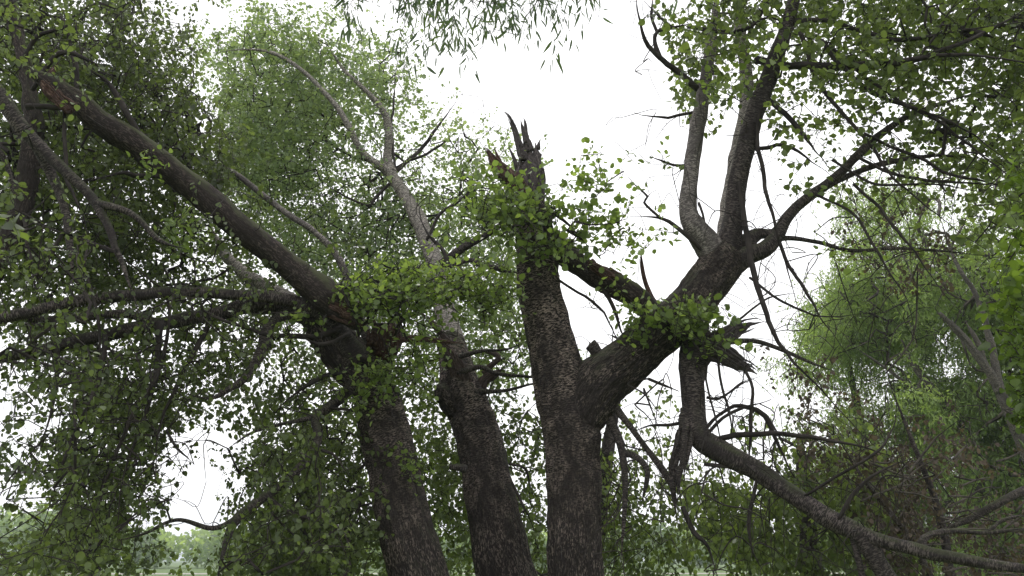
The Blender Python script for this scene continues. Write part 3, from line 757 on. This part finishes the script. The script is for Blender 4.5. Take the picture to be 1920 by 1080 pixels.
P = blob([(700,545,7.8,70,35,.35,.9),(770,540,7.8,70,45,.4,.85),(850,535,7.8,70,40,.4,.75),(920,545,7.9,50,45,.3,.7),(690,580,7.8,35,20,.2,.8),(790,590,7.9,50,30,.3,.6),(730,700,8.0,70,40,.3,.6),(780,680,8.1,50,40,.3,.5),
          (660,740,8.1,50,40,.3,.35),(770,870,8.2,30,30,.15,.5),(560,620,7.9,50,40,.3,.3),(280,305,6.9,30,20,.2,.5),(340,440,7.2,50,40,.3,.6)], 0.048, 8, 1.1, ROUND, 4)
a.grow(P, 0.048, ROUND, 8, 0.34, -0.1, 5, 0.0024, 11, val=(0.5, 0.25), spray=True)
gA2 = grid({0:(3,'321'),1:(3,'221'),2:(2,'2121'),3:(2,'1111'),6:(4,'11222'),9:(3,'1222221'),10:(2,'11222222'),11:(1,'2333332'),12:(2,'3443'),13:(2,'343...22'),14:(1,'2343...33'),15:(2,'344...333'),16:(2,'34...3333'),17:(2,'33...3333')}, 0)
P = sample_grid(gA2, 5.8, 7.4, 0.038, ROUND, 9, 0.6, 0.8, 33)
a.grow(P, 0.038, ROUND, 9, 0.26, 0.5, 5, 0.0019, 12, val=(0.4, 0.2))
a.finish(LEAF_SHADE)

# ================================================================== middle poplar with the pale high crown
b = Tree('pale_poplar', 'poplar leaning left into a high pale green crown, middle one of the three thick trunks', 'tree', ground_base(1010, 9.4))
b.trunk([
    [(1030,1345,9.4,90),(1015,1280,9.4,68),(980,1170,9.4,60),(948,1080,9.4,56),(930,990,9.4,50),(914,900,9.4,45),(900,830,9.45,42),(884,780,9.5,42),(870,745,9.5,40),(862,715,9.55,37),(856,690,9.6,33),(850,660,9.7,29),(844,635,9.8,24)],
    [(885,790,9.5,28),(850,752,9.45,28),(835,735,9.4,20),(828,722,9.4,10)],
], BARK, 0.016)
b.limb([(868,730,9.6,32),(858,690,9.7,30),(847,640,9.9,26),(836,590,10.1,22),(824,530,10.4,19),(810,478,10.7,18),(786,415,11.0,16.5),(757,363,11.3,14),(730,322,11.6,10.5)], BARK_PALE, 'upper_trunk', 'pale upper stem leaning to the left', n=24, rough=0.06, ridge=0.01, wob=0.4)
b.limb([(745,345,11.5,12),(722,318,11.4,9),(700,304,11.3,7.5),(675,280,11.2,6.5),(655,240,11.1,6),(635,205,11.05,5.5),(605,170,11.0,5),(570,135,11.0,4.5),(530,108,11.0,4),(495,95,11.0,3.5),(440,94,11,2.5),(390,100,11,1.5)], BARK_PALE, n=12, wob=0.4)
b.limb([(732,326,11.6,12),(726,295,11.6,8.5),(729,255,11.5,7.5),(722,215,11.4,6.5),(700,185,11.3,5.5),(670,155,11.2,4.5),(640,125,11.2,3.5),(600,60,11.2,2)], BARK_PALE, n=12, wob=0.4)
b.limb([(820,505,10.5,13),(838,488,10.4,9),(862,468,10.3,8.5),(900,446,10.2,7.5),(936,424,10.1,6),(975,410,10,3)], BARK_LIMB, n=12)
b.limb([(815,500,10.5,8),(780,505,10.4,6),(745,525,10.2,5.5),(700,560,10,4)], BARK_LIMB, n=10)
b.limb([(845,500,10.4,4),(880,487,10.3,5),(905,497,10.2,6),(935,503,10.1,6),(975,512,10,6)], BARK_LIMB, n=10)
b.shards([
    [(880,760,9.4,22),(862,705,9.35,18),(845,672,9.3,14),(826,645,9.3,11),(812,624,9.3,3)],
    [(872,740,9.35,14),(858,690,9.3,12),(846,650,9.3,5)],
    [(895,745,9.45,14),(905,715,9.5,10),(925,700,9.5,10),(945,690,9.5,4)],
    [(905,700,9.5,6),(935,672,9.5,6),(915,660,9.5,5),(890,655,9.5,3)],
    [(840,640,9.3,6),(815,610,9.3,6),(795,590,9.3,3),(780,585,9.3,1)],
], WOOD, 'splinter', 'brown broken wood at the head of the trunk')
b.limb([(858,700,9.3,6),(900,688,9.2,4.5),(930,700,9.1,4),(985,706,9.0,3),(1040,715,8.9,1.5)], n=8)
b.limb([(860,670,9.3,4.5),(900,658,9.2,3.5),(950,655,9.1,2),(985,640,9,1)], n=8)
b.limb([(900,735,9.3,5),(950,732,9.2,3.5),(1000,720,9.1,2),(1040,722,9,1)], n=8)
b.limb([(872,880,9.0,7),(862,876,8.95,6),(845,875,8.9,5)], name='stub', n=8)
for p in [
    [(735,330,11.6,4),(760,305,11.6,4),(790,280,11.7,3.5),(815,245,11.8,3),(845,210,11.9,2),(870,170,12,1.2)],
    [(770,300,11.6,3),(810,285,11.6,2.5),(850,255,11.8,1.5),(870,250,11.8,1)],
    [(735,340,11.5,3),(700,375,11.3,3),(690,385,11.3,3),(640,365,11.2,2.5),(600,340,11.2,2)],
    [(742,350,11.5,3),(735,250,11.8,2.5),(740,150,12.3,2),(748,100,12.6,1.5)],
    [(655,240,12.3,3),(600,210,12.6,2.5),(540,165,13,2),(470,130,13.5,1.5)],
    [(700,305,11.9,3),(640,280,12,3),(590,250,12.3,2)],
    [(722,318,11.7,3),(690,345,11.5,2.5),(660,350,11.5,2)],
    [(845,510,10.2,3),(830,470,10.2,4),(800,440,10.3,3),(780,400,10.4,2.5)],
    [(800,450,10.6,3),(830,400,10.6,3),(880,360,10.6,3),(860,310,10.8,2)],
    [(960,905,9,3),(985,960,8.9,3),(1000,1000,8.9,2)],
    [(955,870,9.2,2.5),(985,880,9.1,2.5),(1005,930,9,2)],
]: b.fine(p)
b.fp.append(W([870,900,930,900,880,960], [700,690,670,650,620,700], 9.5)[0])
b.side_twigs(120, 0.3, 0.35, 10)
gP = grid({0:(7,'3763'),1:(6,'689875'),2:(6,'5999885'),3:(7,'9998873'),4:(6,'49998764241'),5:(6,'69998765433'),6:(6,'67888787874'),7:(6,'56788888884'),
           8:(6,'44588888884'),9:(6,'44467888883'),10:(7,'3345677773'),11:(9,'4445566653')}, 0)
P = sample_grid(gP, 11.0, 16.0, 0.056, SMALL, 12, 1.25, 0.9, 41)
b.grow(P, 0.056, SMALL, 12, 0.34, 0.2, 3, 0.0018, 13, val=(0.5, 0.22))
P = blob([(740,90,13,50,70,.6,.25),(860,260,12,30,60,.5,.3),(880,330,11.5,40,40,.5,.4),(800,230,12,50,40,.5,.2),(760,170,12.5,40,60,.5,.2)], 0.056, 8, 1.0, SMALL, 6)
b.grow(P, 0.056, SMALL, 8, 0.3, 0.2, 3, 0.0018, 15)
b.finish(LEAF_LIT, TWIG)

# ================================================================== dark tree at the left edge
e = Tree('shady_tree', 'dark leafy tree with a reddish stem filling the left edge', 'tree', ground_base(-250, 7.0))
e.trunk([[(-260,1500,7.0,44),(-250,1300,7.0,30),(-210,1000,7.0,25),(-130,760,7.0,22),(-40,560,7.0,20),(20,440,7.0,18),(44,370,7.0,18),(52,320,7.0,18),(63,250,7.0,17),(58,180,7.0,14),(42,110,7.0,12),(25,30,7.0,11),(10,-90,7.0,9)]], BARK_RED, 0.014, lump=0.03)
e.limb([(40,400,7.0,10),(10,300,6.9,6),(-30,250,6.8,5)], n=8)
e.limb([(-90,60,6.2,15),(-10,165,6.3,14),(50,250,6.4,15),(100,300,6.45,11),(170,370,6.5,9.5),(208,440,6.5,8),(240,520,6.5,7),(262,600,6.5,4)], n=14, label='dark branch sloping down to the right')
e.limb([(72,272,6.5,12),(98,325,6.6,10),(118,380,6.6,9),(130,450,6.6,7),(134,540,6.6,5)], n=12)
e.limb([(182,382,6.5,8),(225,392,6.5,6.5),(262,412,6.5,6),(300,450,6.5,5),(350,466,6.5,3)], n=10)
for p in [[(50,200,6.8,6),(90,200,6.8,5),(140,210,6.8,4),(200,240,6.8,3)],[(60,170,6.8,4),(110,100,6.7,5),(160,110,6.7,4),(220,150,6.7,2)],
          [(40,120,6.9,5),(70,70,6.8,4),(120,50,6.8,3),(170,15,6.7,3)],[(120,200,6.8,3),(125,320,6.8,4),(150,400,6.7,3),(180,500,6.7,2)],
          [(130,460,6.6,4),(170,540,6.6,3),(190,650,6.6,3),(170,760,6.6,2)],[(44,400,6.9,4),(60,500,6.8,3),(90,600,6.8,2)]]: e.fine(p)
gE = grid({0:(0,'998'),1:(0,'999'),2:(0,'998'),3:(0,'998'),4:(0,'999'),5:(0,'999'),6:(0,'9999'),7:(0,'9999'),8:(0,'9998'),9:(0,'766'),10:(0,'655')}, 1)
P = sample_grid(gE, 7.0, 10.5, 0.048, ROUND, 12, 0.95, 0.5, 51)
e.grow(P, 0.048, ROUND, 12, 0.28, 0.4, 5, 0.0019, 17, val=(0.4, 0.2))
gE2 = grid({0:(0,'665'),1:(0,'443'),2:(0,'112'),3:(0,'101'),4:(0,'111'),5:(0,'211'),6:(0,'422'),7:(0,'733'),8:(0,'754'),9:(0,'322'),10:(0,'322'),11:(0,'544'),12:(0,'223'),13:(0,'113'),14:(0,'343'),15:(0,'.14'),16:(0,'134'),17:(0,'455')}, 1)
P = sample_grid(gE2, 4.9, 6.2, 0.038, ROUND, 9, 0.6, 0.5, 53)
e.grow(P, 0.038, ROUND, 9, 0.24, 0.4, 5, 0.0019, 18, val=(0.4, 0.2))
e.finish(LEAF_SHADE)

# ================================================================== background trees behind the trunks
def back_tree(name, label, group, base_px, Y, stem, gr, Yr, leaf, shape, nl, k, clump, seed, leafm, barkm=BARK_LIMB, L=0.4, droop=0.5, val=(0.5, 0.22), twm=TWIG, bl=None):
    t = Tree(name, label, 'tree', ground_base(base_px, Y), group)
    t.trunk([stem[0]], barkm, 0.025, lump=0.05)
    for p in stem[1:]: t.limb(p, barkm, n=10)
    P = sample_grid(gr, Yr[0], Yr[1], leaf, shape, nl, k, clump, seed)
    if bl is not None: P = np.concatenate([P, bl])
    t.grow(P, leaf, shape, nl, L, droop, 3, 0.002, seed + 1, val=val, maxr=0.05)
    t.finish(leafm, twm)
    return t
GB = 'leafy trees standing behind the three thick trunks'
def stem(px, Y, top, r0=28, lean=0):
    yb = 540 + FPX * math.tan(PITCH + math.atan(1.6 / Y))
    return [(px, yb, Y, r0 * 1.4), (px, yb - 60, Y, r0), (px + lean * .3, (yb + top) / 2, Y, r0 * .8), (px + lean, top, Y, r0 * .35)]
back_tree('background_tree', 'leafy tree behind the leaning trunk, seen low at the left of it', GB, 600, 13.5,
    [stem(600, 13.5, 760, 22, -30)], grid({11:(8,'334444'),12:(8,'4653355'),13:(8,'3665566'),14:(7,'.677667'),15:(7,'.7776664'),16:(7,'47777555'),17:(6,'.67766644')}),
    (12.0, 15.5), 0.066, ROUND, 10, 1.0, 0.9, 61, LEAF_MID)
back_tree('background_tree', 'leafy tree seen between the middle trunk and the snapped trunk', GB, 1085, 12.8,
    [stem(1088, 12.8, 700, 24, -40)], grid({9:(15,'33'),10:(15,'54'),11:(14,'665'),12:(12,'5677 5'),13:(12,'6777 6'),14:(12,'67776'),15:(12,'56676'),16:(12,'34566'),17:(12,'33456')}),
    (11.4, 14.5), 0.062, ROUND, 10, 1.05, 0.9, 63, LEAF_MID)
back_tree('background_tree', 'leafy tree showing right of the snapped trunk, below the fork', GB, 1120, 14.0,
    [stem(1100, 14.0, 720, 24, 60)], grid({12:(18,'.32'),13:(18,'3441.'),14:(18,'55431'),15:(18,'665554'),16:(18,'6565455'),17:(18,'7675134')}),
    (12.5, 15.5), 0.064, ROUND, 10, 1.0, 1.0, 65, LEAF_MID)
back_tree('weeping_tree', 'drooping leafy tree under the long sweeping broken limb', None, 1520, 12.0,
    [stem(1530, 12.0, 840, 26, -30)], grid({12:(24,'.1'),13:(22,'12233'),14:(21,'.344555'),15:(20,'3677888 7'),16:(21,'477888 7'),17:(22,'467888 7')}),
    (10.2, 13.2), 0.062, ROUND, 11, 1.1, 0.8, 67, LEAF_MID, droop=0.9)
back_tree('background_tree', 'low dark leafy tree at the bottom left corner in front of the field', GB, 170, 12.5,
    [stem(165, 12.5, 930, 20, 20)], grid({14:(2,'232'),15:(2,'344'),16:(0,'.4663'),17:(0,'467653')}),
    (11, 14), 0.07, ROUND, 10, 1.0, 0.9, 69, LEAF_MID)

# right hand trees
GR = 'tall fine-leaved trees beyond the right side'
BARK_DIM = bark_mat('dim_pale_bark', (0.05, 0.045, 0.04), (0.22, 0.195, 0.165), dash=0.8, furrow_h=-5, moss_amt=0.2)
t_args = dict(leaf=0.10, shape=NARROW, nl=18, k=1.3, clump=2.2, leafm=LEAF_FAR, barkm=BARK_DIM, L=0.55, droop=0.35, twm=TWIG_PALE)
back_tree('fine_leaved_tree', 'fine-leaved tree forking at its pale trunk near the right edge', GR, 1960, 17,
    [[(2010,1260,17,26),(1990,1150,17,16),(1960,960,17,13),(1925,850,17,11),(1898,790,17,10),(1872,728,17,9),(1838,672,17,8),(1800,625,17,7),(1760,585,17,4)],
     [(1875,735,17,9),(1864,670,17,7.5),(1846,600,17,6),(1825,545,17,5),(1792,490,17,4),(1760,400,17,3)],
     [(1860,705,17,5),(1830,640,17,5),(1810,600,17,3)]],
    grid({5:(29,'456'),6:(28,'5677'),7:(28,'5788'),8:(28,'7888'),9:(28,'88999'),10:(28,'63889'),11:(28,'64889'),12:(28,'88999'),13:(29,'9999'),14:(29,'9999'),15:(30,'999'),16:(30,'999'),17:(30,'999')}, 1),
    (17.8, 23), seed=71, **t_args)
back_tree('fine_leaved_tree', 'fine-leaved tree with a curved pale trunk left of the forked one', GR, 1850, 19,
    [[(1880,1200,19,28),(1870,1100,19,20),(1845,950,19,15),(1825,860,19,12),(1805,800,19,11),(1770,755,19,9),(1735,715,19,8),(1708,675,19,5),(1690,635,19,3)],
     [(1730,710,19,4),(1715,730,19,4),(1660,690,19,3),(1600,650,19,2)]],
    grid({5:(26,'122'),6:(26,'665'),7:(26,'776'),8:(26,'788'),9:(25,'3888'),10:(25,'7998'),11:(24,'25776'),12:(26,'4678'),13:(26,'6788'),14:(26,'678'),15:(27,'788'),16:(27,'888'),17:(27,'888')}, 0),
    (20, 25.5), seed=73, **t_args)
back_tree('fine_leaved_tree', 'fine-leaved tree at the left end of the right-hand trees, against the white sky', GR, 1640, 23,
    [[(1660,1150,23,22),(1650,1050,23,14),(1630,900,23,10),(1610,780,23,8),(1590,680,23,6),(1570,600,23,3)]],
    grid({9:(25,'3776'),10:(25,'6876'),11:(24,'3654'),12:(25,'1222'),13:(24,'22444'),14:(24,'34555'),15:(24,'55666'),16:(25,'5666'),17:(25,'5666')}, 0),
    (22.7, 27), seed=75, **t_args)
# dead brown brush
d = Tree('dead_brush', 'tangle of dead branches with withered brown leaves at the lower right', 'brush', ground_base(1760, 10.5))
d.limb([(1800,1300,10.5,12),(1790,1150,10.5,10),(1770,1000,10.5,8),(1740,900,10.5,6),(1700,800,10.5,4),(1660,700,10.5,2.5)], n=10, flare=1)
d.limb([(1960,905,9.5,9),(1900,930,9.5,9),(1870,945,9.5,8),(1835,965,9.6,7),(1790,985,9.7,5),(1740,1000,9.8,3)], BARK_LIMB, n=12, flare=1)
d.limb([(1780,1150,10.4,9),(1700,1000,10.3,6),(1620,900,10.2,4),(1560,800,10.1,2.5)], n=8)
for q in range(34):
    x0, y0 = rng.uniform(1560, 1920), rng.uniform(850, 1080); an = rng.uniform(-.9, .5); ln = rng.uniform(60, 170); yy = rng.uniform(8.8, 11.2)
    d.fine([(x0, y0, yy, 2.2), (x0 + ln*.5*math.cos(an), y0 + ln*.5*math.sin(an) + rng.normal(0, 8), yy + .1, 1.8), (x0 + ln*math.cos(an), y0 + ln*math.sin(an), yy + rng.normal(0, .3), 1)])
gD = grid({6:(27,'33'),7:(26,'2332'),8:(27,'122'),11:(24,'12'),12:(25,'21'),13:(24,'111222'),14:(25,'2455421'),15:(26,'355422'),16:(26,'245433'),17:(27,'345433')}, 0)
P = sample_grid(gD, 9.2, 11.5, 0.05, SMALL, 9, 1.0, 1.0, 81)
d.grow(P, 0.05, SMALL, 9, 0.3, 0.6, 4, 0.002, 19)
d.finish(LEAF_DEAD, TWIG_PALE, 'withered_leaves')

# near lime sapling at the right edge
s = Tree('lime_sapling', 'bright yellow-green young tree reaching in at the right edge', 'tree', (4.3, 5.5, 0))
s.limb([(2010,1700,5.5,14),(2010,1200,5.5,10),(2000,900,5.5,8),(1990,600,5.5,6),(1975,300,5.5,3)], n=10, flare=1)
P = blob([(1915,330,5.5,28,28,.2,.7),(1920,420,5.5,35,40,.3,.6),(1900,500,5.5,40,40,.3,.85),(1910,570,5.6,40,50,.3,.8),(1915,640,5.6,35,40,.3,.7),(1918,745,5.4,25,55,.2,.8),(1912,800,5.4,20,20,.2,.6),(2000,500,5.5,60,250,.6,.7)], 0.06, 6, 1.3, ROUND, 8)
s.grow(P, 0.06, ROUND, 6, 0.18, 0.3, 5, 0.0018, 21)
s.finish(LEAF_LIME)
# near twig at the left edge
s = Tree('nearby_shrub', 'tall shrub holding a pale leaf cluster into the left edge', 'shrub', (-2.6, 2.6, 0))
s.limb([(-420,2600,2.6,14),(-300,1700,2.6,12),(-220,1000,2.6,10),(-150,600,2.6,8),(-70,430,2.6,5),(-10,400,2.6,3)], n=10, flare=1)
P = blob([(8,405,2.6,35,18,.08,.8),(-60,430,2.6,60,50,.2,.8),(-180,500,2.6,80,120,.3,.7)], 0.075, 6, 1.2, ROUND, 9)
s.grow(P, 0.06, ROUND, 6, 0.08, 0.2, 5, 0.0016, 23, val=(0.6, 0.2))
s.finish(LEAF_MID)
# willow whose twigs hang in at the top
w = Tree('willow_tree', 'willow with slender leaves hanging in at the top centre', 'tree', (1.4, -2.6, 0))
def wpath(pts, n=10, mat=BARK_LIMB, name='limb'):
    A = np.array(pts, float); C, R = resample(A[:, :3], A[:, 3], 0.08)
    V, q, sz, bk = tube(C, R, n, True, 0.08, None, 4.0, 0.02); bf = Buf(); bf.add(V, q, sz, bk); bf.build(name, mat, w.root); w.skel(C, R)
wpath([(1.4,-2.6,-.1,.34),(1.4,-2.6,.6,.26),(1.3,-2.5,2.5,.22),(1.1,-2.1,4.5,.17),(.9,-1.4,6.2,.12)], 20, BARK, 'trunk')
wpath([(.95,-1.5,6.0,.10),(.7,-.2,7.0,.06),(.3,1.6,6.9,.04),(0,3.2,6.0,.02)])
wpath([(.6,.3,7.0,.05),(-.3,2.0,6.6,.03),(-.9,3.4,5.6,.012)])
wpath([(.4,1.2,6.95,.04),(.6,2.6,6.4,.02),(.4,3.8,5.5,.01)])
P = blob([(660,15,3.7,14,45,.15,.8),(650,-40,3.7,30,45,.15,.8),(800,60,3.7,55,55,.3,.55),(860,50,3.7,65,65,.3,.6),(820,-10,3.7,90,45,.4,.7),(940,10,3.8,90,50,.3,.5),(1010,0,3.8,80,40,.3,.5),(1060,20,3.8,60,40,.3,.45),(1060,70,3.8,20,35,.1,.3),(880,100,3.7,30,25,.2,.35),
          (900,-80,3.7,260,60,.5,.8),(1090,10,3.8,20,25,.2,.35)], 0.085, 9, 1.1, LANCE, 10)
w.grow(P[rng.random(len(P)) < 0.62], 0.072, LANCE, 11, 0.24, 0.9, 4, 0.0013, 25, spread=0.9, upn=0.2, maxr=0.006)
w.finish(LEAF_WILLOW)
print('verts', sum(len(o.data.vertices) for o in bpy.data.objects if o.type == 'MESH'))

# the air: even thin haze over the whole place
bx0, bx1, by0, by1, bz0, bz1 = -2600, 2600, -900, 2900, -1.5, 30
HV = np.array([(x, y, z) for z in (bz0, bz1) for y in (by0, by1) for x in (bx0, bx1)], float)
HL = np.array([0,2,3,1, 4,5,7,6, 0,1,5,4, 2,6,7,3, 0,4,6,2, 1,3,7,5])
hm = bpy.data.materials.new('haze'); hm.use_nodes = True
hn, hl = hm.node_tree.nodes, hm.node_tree.links
hn.remove(hn['Principled BSDF']); pv = hn.new('ShaderNodeVolumePrincipled')
pv.inputs['Color'].default_value = (0.86, 0.93, 1.0, 1); pv.inputs['Density'].default_value = 0.0008; pv.inputs['Anisotropy'].default_value = 0.2
hl.new(pv.outputs[0], hn['Material Output'].inputs['Volume'])
hz = new_mesh('haze', HV, (HL, [4] * 6), hm, None, False); hz['kind'] = 'stuff'
